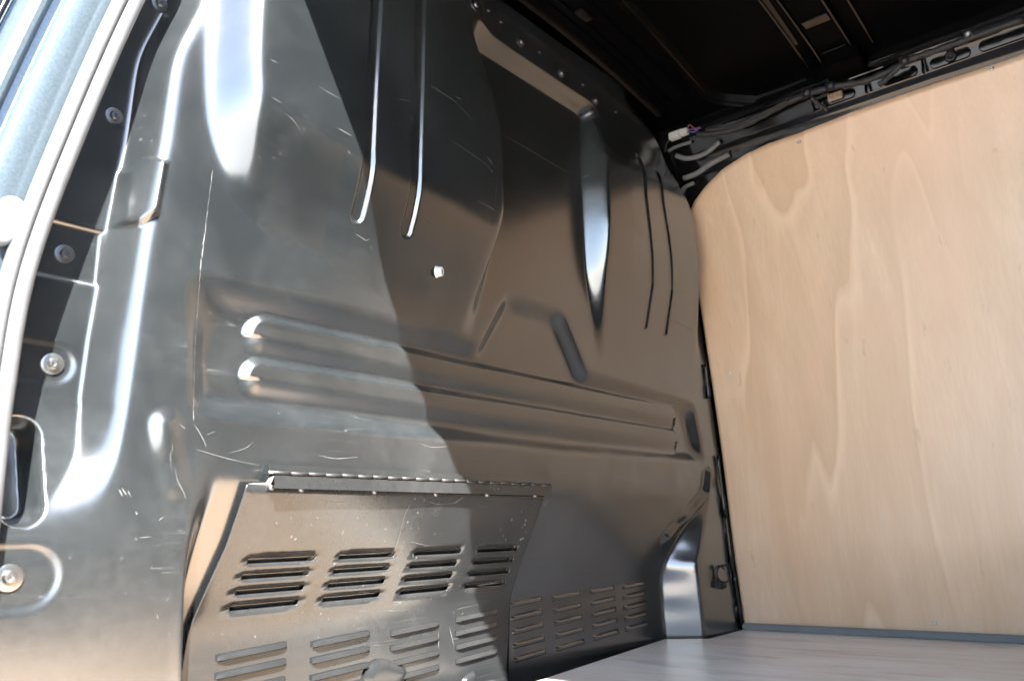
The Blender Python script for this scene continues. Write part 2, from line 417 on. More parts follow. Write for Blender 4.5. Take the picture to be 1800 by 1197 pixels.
def surf(p, lift=0.):                                 # point where the line of sight meets the panel
    y = YB
    for _ in range(40):
        q = ony(p, y); y = .6*y + .4*(YB - hlook(q[0], q[2]))
    q = ony(p, y); return np.array([q[0], YB-hlook(q[0], q[2])-lift, q[2]])
def snorm(x, z, e=.004):
    hx = (hlook(x+e, z)-hlook(x-e, z))/(2*e); hz = (hlook(x, z+e)-hlook(x, z-e))/(2*e)
    return Vector((-hx, -1, -hz)).normalized()

bulk = thing('bulkhead', 'dark grey pressed steel bulkhead with ribs, vents and hinged flap', 'bulkhead', loc=(1.2, YB, 0))
def kid(o, parent):                                   # parent keeping world placement
    o.parent = parent; o.matrix_parent_inverse = Matrix.Translation(parent.location).inverted() if parent.parent is None else Matrix.Identity(4)
    return o
nz, nx = 560, 720
zs = np.linspace(-.10, 1.352, nz); us = np.linspace(0, 1, nx)
Zg = np.repeat(zs[:, None], nx, 1)
xl = boltx(zs)-.075; xr = edgeR(zs)
Xg = xl[:, None] + (xr-xl)[:, None]*us[None]
Hg = height(Xg, Zg)
P = np.stack([Xg, YB-Hg, Zg], -1)
panel = kid(grid('pressed_panel', P, 'bulkhead_paint'), bulk)

# ------------------------------------------------------------------ flap, hinge, louvres
FO = .012
def flap_y(z, off=0.): return YB + float(low(np.array(z))) - FO - off
def lines(lo, hi, marks, step):
    xs = sorted(set([lo, hi] + [k for k in marks if lo < k < hi])); out = [xs[0]]
    for a, b_ in zip(xs[:-1], xs[1:]):
        k = max(1, int(math.ceil((b_-a)/step)))
        out += [a+(b_-a)*i/k for i in range(1, k+1)]
    return np.array(out)
COLX = [.664, .822, .979, .1137*10]; LW = .113
UPZ = [.2255, .2045, .1835, .1625]; UH = .0078
slots = [(c, z) for c in COLX for z in UPZ]
# sheet lines in a sheared frame so the slots follow the slant of the flap's edges
sh = lambda z: .125*(z-.2)
xlns = lines(.598, 1.290, [c for c in COLX]+[c+LW for c in COLX], .02)
zlns = lines(-.10, .331, UPZ+[z+UH for z in UPZ], .012)
Pf = np.zeros((len(zlns), len(xlns), 3))
for i, z in enumerate(zlns):
    l, r_ = float(flap_edge_l(z)), float(flap_edge_r(z))
    for j, x in enumerate(xlns):
        xx = x + sh(z)
        t = (x-xlns[0])/(xlns[-1]-xlns[0])
        if j == 0: xx = l
        if j == len(xlns)-1: xx = r_
        xx = min(max(xx, l+.0005*j), r_-.0005*(len(xlns)-1-j))
        Pf[i, j] = (xx, flap_y(z)+.0012*math.sin(x*9+z*7)+.0006*math.sin(x*23), z)
keep = np.ones((len(zlns)-1, len(xlns)-1), bool)
for i in range(len(zlns)-1):
    zc = (zlns[i]+zlns[i+1])/2
    for j in range(len(xlns)-1):
        xc = (xlns[j]+xlns[j+1])/2
        if any(c < xc < c+LW and z < zc < z+UH for c, z in slots): keep[i, j] = False
flap = kid(grid('hatch_flap', Pf, 'flap_paint', keep=keep), bulk)
so_ = flap.modifiers.new('sheet', 'SOLIDIFY'); so_.thickness = .002; so_.offset = -1
tag(flap, 'dusty dark grey vented flap hanging from a piano hinge')
def louvre_mesh(name, w_, h_, dep, outward, top=.75):
    V = []; F = []; nu, nv = 17, 8
    for i in range(nu):
        u = i/(nu-1); e = min(u, 1-u)*w_/.010; cap = float(sm(np.array(e)))
        for k in range(nv):
            v_ = k/(nv-1)
            if outward:
                d = -dep*cap*(float(sm(np.array(v_/top))) if v_ < .86 else (1-(v_-.86)/.14))
                V.append((u*w_, d, h_*(1-v_)))
            else:
                V.append((u*w_, dep*cap*float(sm(np.array(v_)))+.001, h_*(1-.50*v_*cap)))
    for i in range(nu-1):
        for k in range(nv-1): F.append((i*nv+k, i*nv+k+1, (i+1)*nv+k+1, (i+1)*nv+k))
    me = bpy.data.meshes.new(name); me.from_pydata(V, [], F); me.update(); me.polygons.foreach_set('use_smooth', [True]*len(F)); return me
me_in = louvre_mesh('louvre', LW+.003, UH+.001, .007, False); me_in.materials.append(MATS['flap_paint'])
me_out = louvre_mesh('louvre', .112, .0095, .0042, True); me_out.materials.append(MATS['flap_paint'])
me_blk = louvre_mesh('louvre', .104, .0125, .0055, True, .38); me_blk.materials.append(MATS['bulkhead_paint'])
tilt = Matrix.Rotation(-math.atan2(REC, Z_TOP-Z_BEND), 4, 'X')
def put(me, name, x, y, z, parent, rot=None, roll=0.):
    o = bpy.data.objects.new(name, me); COL.objects.link(o)
    o.matrix_world = Matrix.Translation((x, y, z)) @ Matrix.Rotation(-roll, 4, 'Y') @ (rot or Matrix.Identity(4))
    mw = o.matrix_world.copy(); o.parent = parent
    root = parent if parent.parent is None else parent.parent
    o.matrix_parent_inverse = Matrix.Translation(root.location).inverted() if parent.parent is None else Matrix.Identity(4)
    return o
# part matrices: parts of the bulkhead sit in world coordinates through the root's inverse, their sub-parts directly
for c, z in slots: put(me_in, 'louvre', c+sh(z)-.0015, flap_y(z+UH/2)+.002, z-.0005, flap, tilt)
for ci, c in enumerate([.650, .808, .965, 1.119]):
    for z in ([.097, .0735, .049, .025] if ci < 3 else [.1045, .081, .0575, .034]):
        put(me_out, 'louvre', c, flap_y(z)-.0022, z, flap, None, .05)
for ci, c in enumerate([1.282, 1.418, 1.552, 1.688]):
    for k in range(5):
        z = [.1165, .1185, .1215, .124][ci]-.0258*k*(1-.03*ci)
        put(me_blk, 'louvre', c+.002*k, YB+float(low(np.array(z)))-.0012, z, bulk, None, .05)
# piano hinge: fixed leaf, moving leaf, pin, knuckles
hz = .3485; hx0, hx1 = .668, 1.300; hy = YB-.010
bm = bmesh.new(); box_bm(bm, ((hx0+hx1)/2+.004, hy-.0015, hz-.0125), (hx1-hx0, .0016, .018)); hinge = kid(from_bm('piano_hinge', bm, 'flap_paint', smooth=False), bulk)
nk = 21
for k in range(nk):
    a = hx0+(hx1-hx0)*k/nk; b_ = hx0+(hx1-hx0)*(k+1)/nk-.0012
    bm = bmesh.new(); seg = 12
    for i in range(seg):
        pass
    o = tube('knuckle', [(a, hy-.002, hz-.0005*(k % 2)), (b_, hy-.002, hz-.0005*(k % 2))], .0025 if k % 2 else .0024, 'hinge_steel', hinge, 10)
    bm.free()
bm = bmesh.new(); box_bm(bm, ((hx0+hx1)/2, hy+.0055, hz+.006), (hx1-hx0, .0015, .012)); from_bm('fixed_leaf', bm, 'bulkhead_paint', hinge, False)
tube('hinge_pin', [(hx0-.006, hy-.002, hz), (hx0+.004, hy-.002, hz)], .0022, 'edge_bare', hinge, 8)
bm = bmesh.new()
vv = [bm.verts.new(p) for p in [(.636, 0, .3315), (.668, 0, .3315), (.672, 0, .345), (.663, 0, .3405), (.660, 0, .3345), (.640, 0, .3335)]]
for q in vv: q.co.y = flap_y(q.co.z)-.0032
bm.faces.new(vv); from_bm('chipped_edge', bm, 'edge_bare', flap, False)
# rivets along the flap's top
rivet = from_bm('rivet', lathe_bm([(.0001, .0036), (.0022, .0034), (.0042, .002), (.005, 0.), (.005, -.002)], 16), 'dark_zinc').data
bpy.data.objects.remove(bpy.data.objects['rivet'])
def orient(nv): return nv.to_track_quat('Z', 'X').to_matrix().to_4x4()
nflap = Vector((0, -1, -REC/(Z_TOP-Z_BEND))).normalized()
for px, py in [(480, 857), (533, 860), (662, 864), (770, 868), (860, 869), (944, 870)]:
    q = ony((px, py), YB-.008); z = q[2]
    put(rivet, 'rivet', q[0], flap_y(z)-.0004, z, flap, orient(nflap))
# two turn latches near the flap's bottom edge
def latch(px, py, s, rot):
    q = ony((px, py), YB+REC-FO)
    bm = bmesh.new()
    prof = [(.036*math.copysign(abs(math.cos(t))**.75, math.cos(t))+.006*math.sin(t), .022*math.copysign(abs(math.sin(t))**.75, math.sin(t))) for t in np.linspace(0, 2*PI, 28, endpoint=False)]
    rings = []
    for kk, (ins, hh) in enumerate([(1., 0), (.95, .0006), (.86, .0028), (.74, .0055), (.58, .0068), (.36, .0072), (.15, .0074)]):
        rings.append([bm.verts.new((a*ins*s, -hh, b_*ins*s)) for a, b_ in prof])
    for a, b_ in zip(rings[:-1], rings[1:]):
        for k in range(len(a)): bm.faces.new((a[k], a[(k+1) % len(a)], b_[(k+1) % len(a)], b_[k]))
    bm.faces.new(rings[-1])
    bmesh.ops.recalc_face_normals(bm, faces=bm.faces)
    me = bpy.data.meshes.new('turn_latch'); bm.to_mesh(me); bm.free(); me.materials.append(MATS['flap_paint']); me.polygons.foreach_set('use_smooth', [True]*len(me.polygons))
    return put(me, 'turn_latch', q[0], flap_y(q[2])-.002, q[2], flap, Matrix.Rotation(rot, 4, 'Y'))
latch(676, 1190, 1.25, .35); latch(822, 1196, .55, -.3)

# ------------------------------------------------------------------ bolts, plug, clips on the bulkhead
wash = lathe_bm([(.0045, .0002), (.0045, .0012), (.0125, .0012), (.0138, .0008), (.0138, -.001)], 24); wash_me = bpy.data.meshes.new('washer'); wash.to_mesh(wash_me); wash.free()
wash_me.materials.append(MATS['dark_zinc'])
hb = lathe_bm([(.0001, .0030), (.0026, .0030), (.0030, .0052), (.0055, .0050), (.0072, .0030), (.0075, .0008), (.0075, -.002)], 24)
for vtx in hb.verts:                                   # six-lobed recess
    r_ = math.hypot(vtx.co.x, vtx.co.y)
    if .001 < r_ < .0032:
        an = math.atan2(vtx.co.y, vtx.co.x); f_ = 1+.22*math.cos(6*an); vtx.co.x *= f_; vtx.co.y *= f_
head_me = bpy.data.meshes.new('bolt'); hb.to_mesh(head_me); hb.free(); head_me.materials.append(MATS['dark_zinc'])
head_lt = head_me.copy(); head_lt.materials[0] = MATS['zinc']; wash_lt = wash_me.copy(); wash_lt.materials[0] = MATS['zinc']
for m_ in (wash_me, head_me, wash_lt, head_lt): m_.polygons.foreach_set('use_smooth', [True]*len(m_.polygons)); m_.set_sharp_from_angle(angle=math.radians(40))
def bolt(px, py, s=1., light=False):
    q = surf((px, py)); nv = snorm(q[0], q[2]); nv = (nv+Vector((0, -2, 0))).normalized()
    o = put(head_lt if light else head_me, 'bolt', q[0], q[1]-.0015, q[2], bulk, orient(nv) @ Matrix.Diagonal((s, s, s, 1)))
    w_ = bpy.data.objects.new('washer', wash_lt if light else wash_me); COL.objects.link(w_); w_.parent = o
for a in [(280, 8, .88), (200, 205, .85), (113, 447, .86), (92, 640, .95, True), (15, 1015, 1.05, True)]: bolt(*a)
for a in [(835, 10, .8), (915, 75, .75), (986, 130, .75), (1046, 178, .72)]: bolt(*a)
for a in [(1277, 932, .8), (1297, 1070, .85)]: bolt(*a)
q = surf((768, 478))
plug = put(from_bm('plug', lathe_bm([(.0001, .011), (.007, .011), (.0085, .0135), (.0105, .0125), (.0115, .004), (.014, -.002)], 24), 'white_plastic').data, 'stud_plug', q[0], q[1], q[2], bulk, orient(Vector((.55, -1, -.05)).normalized()) @ Matrix.Diagonal((.8, .8, .8, 1)))
bpy.data.objects.remove(bpy.data.objects['plug'])
o = from_bm('plug_core', lathe_bm([(.0001, .0128), (.003, .0128), (.0045, .0118), (.0068, .0114)], 14), 'dark_rubber'); o.parent = plug
# painted-on edge weld seam at the right, stop bumps on the sides of the sheet
for i, (a, b_) in enumerate([((1240, 640), (1247, 700)), ((1262, 800), (1275, 905)), ((1276, 905), (1290, 1010)), ((1291, 1010), (1305, 1100))]):
    pts = []
    for t in np.linspace(0, 1, 9):
        q = ony((a[0]+(b_[0]-a[0])*t, a[1]+(b_[1]-a[1])*t), YB-.006); pts.append((q[0]-.001, q[1], q[2]))
    kid(tube('sealant_bead', pts, .005, 'black_gloss', seg=8, rads=[.0035+.003*random.random() for _ in pts]), bulk)

# ------------------------------------------------------------------ scratches and scuffs in the paint
def scratch(pts, wpx, flap_on=False, mat='scratch_white'):
    q = catmull(pts, 6) if len(pts) > 2 else np.linspace(pts[0], pts[1], 10)
    W3 = []
    for p in q:
        if flap_on:
            y = YB
            for _ in range(25): r_ = ony(p, y); y = .5*y+.5*(flap_y(r_[2])-.0026)
            W3.append(ony(p, y))
        else: W3.append(surf(p, .0007))
    W3 = np.array(W3); V = []; F = []; nn = len(W3)
    for i in range(nn):
        t = W3[min(i+1, nn-1)]-W3[max(i-1, 0)]; s_ = np.cross(t, [0, -1, 0]); s_ /= max(1e-9, np.linalg.norm(s_))
        k = wpx*.00021*(.25+.75*math.sin(PI*i/(nn-1)))*(.6+.8*random.random())
        if not flap_on:
            nv = snorm(W3[i][0], W3[i][2]); s_ = s_ - np.array(nv)*np.dot(s_, np.array(nv))
        V += [W3[i]+s_*k, W3[i]-s_*k]
    for i in range(nn-1): F.append((2*i, 2*i+1, 2*i+3, 2*i+2))
    return kid(from_arrays('scratch', V, F, mat), bulk)
for pts, wp in [
    ([(594, 226), (606, 233), (619, 240)], 2.2), ([(611, 265), (615, 272)], 2.2), ([(623, 411), (632, 416), (643, 423), (650, 420)], 1.8),
    ([(302, 777), (303, 788), (299, 800), (300, 815), (298, 724+100)], 1.2), ([(307, 825), (312, 845), (322, 865), (326, 876)], 2.0),
    ([(340, 745), (350, 760), (358, 775), (362, 785)], 2.0), ([(316, 746), (325, 754)], 1.6), ([(209, 860), (215, 872)], 2.6), ([(214, 858), (222, 870)], 2.2), ([(224, 862), (230, 873)], 1.8),
    ([(756, 152), (775, 163), (800, 180), (832, 214)], 1.3), ([(800, 170), (811, 176)], 1.6), ([(773, 160), (760, 152)], 1.0),
    ([(790, 246), (815, 262), (845, 283), (865, 300)], 1.0), ([(838, 353), (852, 360), (866, 368), (869, 372)], 1.8), ([(856, 276), (862, 284), (865, 290)], 2.2),
    ([(862, 300), (866, 303)], 1.8), ([(873, 233), (915, 255), (960, 282), (1000, 305)], 1.2), ([(740, 380), (756, 388), (772, 397)], .8),
    ([(1024, 314), (1030, 310), (1036, 308)], 1.4), ([(1030, 531), (1045, 529), (1058, 526)], 1.3), ([(700, 560), (702, 572)], 1.), ([(855, 540), (860, 552)], 1.),
    ([(1163, 557), (1190, 568), (1220, 582)], 1.4), ([(735, 778), (760, 786), (790, 784)], 1.2), ([(560, 800), (590, 806), (628, 803)], 1.6), ([(400, 797), (430, 788), (445, 776)], 1.),
    ([(362, 765), (378, 758)], .8), ([(500, 200), (515, 212), (530, 235)], 1.), ([(475, 105), (488, 112)], 1.4), ([(478, 172), (495, 182)], 1.4), ([(560, 152), (580, 165), (600, 175)], 1.),
    ([(345, 790), (400, 806), (455, 818)], 1.2), ([(245, 945), (265, 943)], 1.4), ([(278, 915), (287, 908)], 2.), ([(238, 899), (241, 905)], 3.), ([(275, 1080), (277, 1087)], 1.5),
    ([(700, 175), (720, 178)], 1.), ([(720, 205), (717+10, 214)], 1.2), ([(750, 330), (752, 345)], 1.), ([(868, 240), (872, 270), (873, 320), (868, 365)], .8)]:
    scratch(pts, wp)
# worn ridge of the passenger-side edge: a ragged line of bare metal
for a, b_ in zip(range(300, 740, 22), range(322, 762, 22)):
    f_ = lambda y_: np.interp(y_, [300, 400, 470, 620, 760], [373, 361, 352, 342, 339])
    scratch([(f_(a)+random.uniform(-1.2, 1.2), a), (f_((a+b_)/2), (a+b_)/2), (f_(b_)+random.uniform(-1, 1), b_)], random.uniform(.7, 1.6) if not 390 < a < 470 else 2.6, mat='edge_bare')
for pts, wp in [([(722, 885), (712, 905), (700, 950), (692, 970)], .9), ([(796, 885), (806, 879), (818, 872)], 1.8), ([(800, 885), (803, 884)], 2.), ([(880, 1030), (840, 1029), (890, 1018)], 1.0),
                ([(720, 951), (735, 955), (748, 958)], 1.), ([(838, 1029), (860, 1026), (885, 1023)], 2.2), ([(771, 1110), (771, 1140)], 2.), ([(790, 1102), (798, 1135)], 2.), ([(560, 880), (600, 884), (640, 880)], .9),
                ([(436, 850), (445, 850)], 3.), ([(956, 890), (961, 880)], 2.4), ([(937, 932), (940, 926)], 2.), ([(962, 884), (968, 879)], 1.4), ([(735, 872), (770, 886), (812, 881)], .9)]:
    scratch(pts, wp, True)
random.seed(9)
for _ in range(14):                                    # dust and chips that catch the light
    x_, y_ = random.choice([(random.uniform(380, 700), random.uniform(300, 820)), (random.uniform(180, 340), random.uniform(860, 1180)), (random.uniform(320, 480), random.uniform(790, 850)), (random.uniform(470, 860), random.uniform(60, 460))])
    l_ = random.uniform(.8, 2.6); an = random.uniform(0, PI)
    scratch([(x_, y_), (x_+l_*math.cos(an), y_+l_*math.sin(an))], random.uniform(1., 2.2))

# ------------------------------------------------------------------ lashing ring on the flange
q = surf((1262, 1024)); ring = thing('lashing_ring', 'small black wire ring on a bolt low on the bulkhead flange', 'ring', loc=tuple(q))
tube('wire_ring', [(.013*math.cos(t)+.006, -.016-.013*math.cos(t), .022+.021*math.sin(t)) for t in np.linspace(0, 2*PI, 28, endpoint=False)], .0022, 'black_gloss', ring, 8, closed=True)
tube('clip_loop', [(-.008+.010*math.cos(t), -.012-.010*math.cos(t), .024+.018*math.sin(t)) for t in np.linspace(.5, 4.6, 18)], .0022, 'black_gloss', ring, 8)
o = from_bm('anchor_bolt', lathe_bm([(.0001, .016), (.008, .016), (.0095, .014), (.0095, .007), (.013, .006), (.013, -.002)], 6), 'black_plastic', ring, False); o.rotation_euler = (PI/2, 0, 0); o.location = (.010, 0, -.005)
o = from_bm('anchor_nut', lathe_bm([(.0001, .013), (.007, .013), (.009, .011), (.009, -.002)], 6), 'black_plastic', ring, False); o.rotation_euler = (PI/2, .3, 0); o.location = (-.012, 0, -.003)

# ------------------------------------------------------------------ plywood lining of the far side
ply_pts = np.array([(0, 2.114), (.195, 2.087), (.449, 2.070), (.664, 2.043), (.821, 2.021), (1.077, 1.978), (1.215, 1.914), (1.30, 1.862)])
zz_ = np.linspace(-.1, 1.35, 600); px_ = np.interp(zz_, ply_pts[:, 0], ply_pts[:, 1]); kk_ = np.exp(-.5*(np.arange(-40, 41)*.00242/.04)**2); kk_ /= kk_.sum()
px_ = np.convolve(np.pad(px_, 40, mode='reflect', reflect_type='odd'), kk_, 'valid')
plyx = lambda z: np.interp(z, zz_, px_)
def onply(p, off=0.):
    x = 2.0
    for _ in range(40): q = onx(p, x); x = .5*x+.5*(float(plyx(q[2]))-off)
    return onx(p, x)
crn = np.array([onply(p) for p in [(1206, 398), (1209, 380), (1220, 355), (1240, 328), (1270, 298), (1310, 272), (1350, 253), (1400, 236), (1500, 197), (1650, 145), (1800, 97)]])
yq = crn[::-1, 1]; zq = crn[::-1, 2]
ZT = float(np.mean(zq[:3]))
def plytop(y): return np.interp(y, yq, zq) if y > yq[0] else ZT
ys = np.concatenate([np.linspace(-1.62, .5, 50), np.linspace(.5, YB-.008, 70)[1:]])
vs_ = np.linspace(0, 1, 90)
Pw = np.zeros((len(ys), len(vs_), 3))
for i, y in enumerate(ys):
    t = float(plytop(y)); z = vs_*(t-.004)+.004
    Pw[i] = np.stack([plyx(z), np.full_like(z, y), z], -1)
ply = grid('plywood_lining', Pw, 'ply_wall')
sol = ply.modifiers.new('thickness', 'SOLIDIFY'); sol.thickness = .009; sol.offset = -1
tag(ply, 'pale varnished plywood sheet lining the far side wall', 'plywood panel')
wall = ply
scr_me = lathe_bm([(.0001, .0004), (.0018, .0006), (.0022, .0014), (.0042, .0012), (.0050, .0002), (.0052, -.002)], 14); sme = bpy.data.meshes.new('screw'); scr_me.to_mesh(sme); scr_me.free(); sme.materials.append(MATS['zinc'])
sme.polygons.foreach_set('use_smooth', [True]*len(sme.polygons))
for p in [(1743, 121), (1404, 250), (1282, 656), (1400, 1103), (1643, 1094)]:
    q = onply(p); o = bpy.data.objects.new('screw', sme); COL.objects.link(o); o.parent = ply
    o.location = (q[0]-.0008, q[1], q[2]); o.rotation_euler = Vector((-1, 0, -.1)).to_track_quat('Z', 'X').to_euler()

# ------------------------------------------------------------------ floor and trim
bm = bmesh.new()
out = [(.40, -1.62), (2.112, -1.62), (2.112, 1.003), (1.897, .993), (1.842, 1.084), (1.243, .990), (.75, .935), (.40, .90)]
vsb = [bm.verts.new((x, y, -.012)) for x, y in out]; f0 = bm.faces.new(vsb)
r = bmesh.ops.extrude_face_region(bm, geom=[f0]); bmesh.ops.translate(bm, verts=[e for e in r['geom'] if isinstance(e, bmesh.types.BMVert)], vec=(0, 0, .012))
bmesh.ops.recalc_face_normals(bm, faces=bm.faces)
floor = from_bm('plywood_floor', bm, 'ply_floor', smooth=False); tag(floor, 'worn greyish plywood load floor', 'floor', kind='structure')
bm = bmesh.new(); box_bm(bm, (2.099, -.31, .008), (.016, 2.62, .018), bev=.004); trim = from_bm('floor_trim', bm, 'grey_trim', smooth=False); tag(trim, 'thin grey edging strip where plywood wall meets floor', 'trim')
bm = bmesh.new(); box_bm(bm, (1.22, -.30, -.13), (1.9, 2.75, .03)); pan = from_bm('floor_pan', bm, 'black_plastic', smooth=False); tag(pan, 'dark steel floor pan under the plywood floor', 'floor pan', kind='structure')

# ------------------------------------------------------------------ roof, header, bows
def zr(x): return 1.40-.075*((np.asarray(x)-1.15)/.75)**2
xs = np.linspace(.52, 1.93, 60); yr = np.linspace(-1.66, YB+.25, 60)
Pr = np.zeros((len(yr), len(xs), 3))
for i, y in enumerate(yr): Pr[i] = np.stack([xs, np.full_like(xs, y), zr(xs)], -1)
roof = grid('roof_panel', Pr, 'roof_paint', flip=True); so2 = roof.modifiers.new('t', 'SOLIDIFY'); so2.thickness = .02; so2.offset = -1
tag(roof, 'black painted roof skin above the load bay', 'roof')
def strip(name, pts_xy, wd, dep, mat, parent, zoff=0., prof=None):
    # pressed ridge following the roof underside
    q = catmull(pts_xy, 8); V = []; F = []; pr = prof or [(-1, 0), (-.75, 1), (.75, 1), (1, 0)]; m_ = len(pr)
    for i in range(len(q)):
        t = q[min(i+1, len(q)-1)]-q[max(i-1, 0)]; t /= np.linalg.norm(t); nn = np.array([-t[1], t[0]])
        for a, b_ in pr:
            c = q[i]+nn*a*wd; V.append((c[0], c[1], float(zr(c[0]))-zoff-b_*dep+.0005))
    for i in range(len(q)-1):
        for k in range(m_-1): F.append((i*m_+k, i*m_+k+1, (i+1)*m_+k+1, (i+1)*m_+k))
    o = from_arrays(name, V, F, mat, parent, True); o.data.set_sharp_from_angle(angle=math.radians(25)); return o
def onroof(p):
    z = 1.38
    for _ in range(40): q = onz(p, z); z = .5*z+.5*float(zr(q[0]))
    return onz(p, z)[:2]
c1 = [onroof(p) for p in [(1060, -40), (1100, 4), (1170, 82), (1228, 148), (1256, 168), (1300, 174), (1370, 178)]]
strip('roof_swage', c1, .015, .017, 'ridge_gloss', roof, prof=[(-1, 0), (-.6, 1), (-.25, .2), (.25, .2), (.6, 1), (1, 0)])
strip('roof_swage', [onroof(p) for p in [(1330, -30), (1348, 0), (1372, 35), (1398, 74)]], .008, .010, 'ridge_gloss', roof)
# cross bow
by = .50
bow = thing('roof_bow', 'black steel roof crossmember above the plywood wall', 'crossmember', loc=(1.2, by, 1.35))
def bowstrip(name, y0, y1, z0, z1, mat='roof_paint', x1=1.86):
    xs_ = np.linspace(.6, x1, 40); V = []; F = []
    for x in xs_:
        zt = float(zr(x)); V += [(x-1.2, y0-by, zt-z0-1.35), (x-1.2, y0-by, zt-z1-1.35), (x-1.2, y1-by, zt-z1-1.35), (x-1.2, y1-by, zt-z0-1.35)]
    for i in range(len(xs_)-1):
        for k in range(4): F.append((4*i+k, 4*i+(k+1) % 4, 4*i+4+(k+1) % 4, 4*i+4+k))
    F += [(0, 3, 2, 1), (4*len(xs_)-4, 4*len(xs_)-3, 4*len(xs_)-2, 4*len(xs_)-1)]
    return from_arrays(name, V, F, mat, bow, False)
bowstrip('bow_web', .465, .535, .001, .022)
for ya_ in (.424, .462, .536, .574): bowstrip('bow_lip', ya_, ya_+.004, .0012, .030 if .45 < ya_ < .55 else .014, 'ridge_gloss', 1.83)
bowstrip('bow_flange', .425, .4645, .001, .008); bowstrip('bow_flange', .5355, .575, .001, .008)
for x in (1.55, 1.68, 1.80):
    bm = bmesh.new(); box_bm(bm, (x-1.2, 0, float(zr(x))-1.35-.0235), (.03, .055, .004), bev=.0015); from_bm('stiffener', bm, 'black_gloss', bow, False)
bm = bmesh.new(); box_bm(bm, (1.835-1.2, -.005, float(zr(1.84))-1.35-.036), (.07, .085, .035), rot=Matrix.Rotation(.25, 3, 'Y'), bev=.004); from_bm('end_bracket', bm, 'roof_paint', bow, False)
bm = bmesh.new(); box_bm(bm, (1.80-1.2, .055, float(zr(1.80))-1.35-.020), (.05, .02, .028), bev=.003); from_bm('end_bracket', bm, 'roof_paint', bow, False)
# front header above the bulkhead
hd = thing('roof_header', 'black roof header rail along the top of the bulkhead', 'rail', loc=(1.2, YB, 1.34))
def hstrip(name, prof, mat='black_gloss', x0=.62, x1=1.76):
    xs_ = np.linspace(x0, x1, 50); V = []; F = []; m_ = len(prof)
    for x in xs_:
        zt = float(zr(x))
        for yy, zz in prof: V.append((x-1.2, yy, zt+zz-1.34))
    for i in range(len(xs_)-1):
        for k in range(m_-1): F.append((i*m_+k, i*m_+k+1, (i+1)*m_+k+1, (i+1)*m_+k))
    o = from_arrays(name, V, F, mat, hd, True); o.data.set_sharp_from_angle(angle=math.radians(30)); return o
A = .062
hstrip('header_lip', [(-A+.004, -.046), (-A-.006, -.046), (-A-.008, -.040), (-A-.008, -.030)], 'ridge_gloss')
hstrip('header_backing', [(.005, -.075), (.006, -.001)], 'roof_paint', x1=1.93)
hstrip('header_channel', [(-A-.0085, -.032), (-A-.024, -.030), (-A-.026, -.024), (-A-.040, -.022), (-A-.042, -.014), (-A-.075, -.010), (-A-.08, -.001)], 'roof_paint')
for x in (1.18, 1.36):
    bm = bmesh.new(); box_bm(bm, (x-1.2, -A-.045, float(zr(x))-1.34-.016), (.05, .03, .008), bev=.003); from_bm('joint_plate', bm, 'black_gloss', hd, False)
for p in [(858, 20), (880, 40), (948, 93), (1024, 150), (1082, 198)]:
    q = surf(p); bm = bmesh.new(); box_bm(bm, (0, 0, 0), (.007, .002, .003), bev=.0008)
    me = bpy.data.meshes.new('clip'); bm.to_mesh(me); bm.free(); me.materials.append(MATS['zinc']); put(me, 'clip', q[0], q[1]-.001, q[2], bulk)

# ------------------------------------------------------------------ cant rail above the plywood
cr = thing('cant_rail', 'glossy black roof side rail with holes above the plywood', 'rail', loc=(1.9, 0, 1.2))
y0r, y1r = -1.62, YB-.09
def rail(name, prof, mat='black_gloss', ya=y0r, yb_=y1r, parent=cr, wob=0.):
    ny = 70; V = []; F = []; m_ = len(prof)
    for i in range(ny):
        y = ya+(yb_-ya)*i/(ny-1)
        for k, (x, z) in enumerate(prof): V.append((x-1.9+wob*math.sin(y*31+k), y, z-1.2+wob*math.sin(y*43+2*k)))
    for i in range(ny-1):
        for k in range(m_-1): F.append((i*m_+k, i*m_+k+1, (i+1)*m_+k+1, (i+1)*m_+k))
    o = from_arrays(name, V, F, mat, parent, True); o.data.set_sharp_from_angle(angle=math.radians(35)); return o
xp = float(plyx(ZT))
rail('lower_flange', [(xp+.016, ZT-.03), (xp+.012, ZT+.002), (xp-.002, ZT+.020), (xp-.012, ZT+.025), (xp-.014, ZT+.028), (xp-.010, ZT+.031), (xp+.006, ZT+.033)])
rail('web', [(xp+.006, ZT+.033), (xp+.010, ZT+.036), (xp+.000, ZT+.066), (xp-.006, ZT+.071), (xp-.022, ZT+.073)], wob=.0008)
rail('upper_flange', [(xp-.022, ZT+.073), (xp-.026, ZT+.077), (xp-.024, ZT+.081), (xp-.034, ZT+.083), (xp-.038, ZT+.087), (xp-.036, ZT+.091), (xp-.02, ZT+.14)])
# pressed plates and openings in the web
def plate(name, ya, yb_, mat, h_=.022, lift=.0035, par=cr):
    bm = bmesh.new(); L_ = yb_-ya; r_ = h_/2; pts = []
    for k in range(9): a = PI/2+PI*k/8; pts.append((ya+r_+r_*math.cos(a), r_*math.sin(a)))
    for k in range(9): a = -PI/2+PI*k/8; pts.append((yb_-r_+r_*math.cos(a), r_*math.sin(a)))
    rings = []
    for ins, d in ((1., 0.), (.93, lift), (.86, lift)):
        rings.append([])
        for yy, zz in pts:
            cyy = (ya+yb_)/2; zz2 = zz*ins
            x = xp+.005-.30*zz2-d; rings[-1].append(bm.verts.new((x-1.9-.001, cyy+(yy-cyy)*(1-(1-ins)*r_*2/L_), ZT+.051+zz2-1.2)))
    for a, b_ in zip(rings[:-1], rings[1:]):
        for k in range(len(a)): bm.faces.new((a[k], a[(k+1) % len(a)], b_[(k+1) % len(a)], b_[k]))
    bm.faces.new(rings[-1]); bmesh.ops.recalc_face_normals(bm, faces=bm.faces)
    o = from_bm(name, bm, mat, par, True, 40); return o
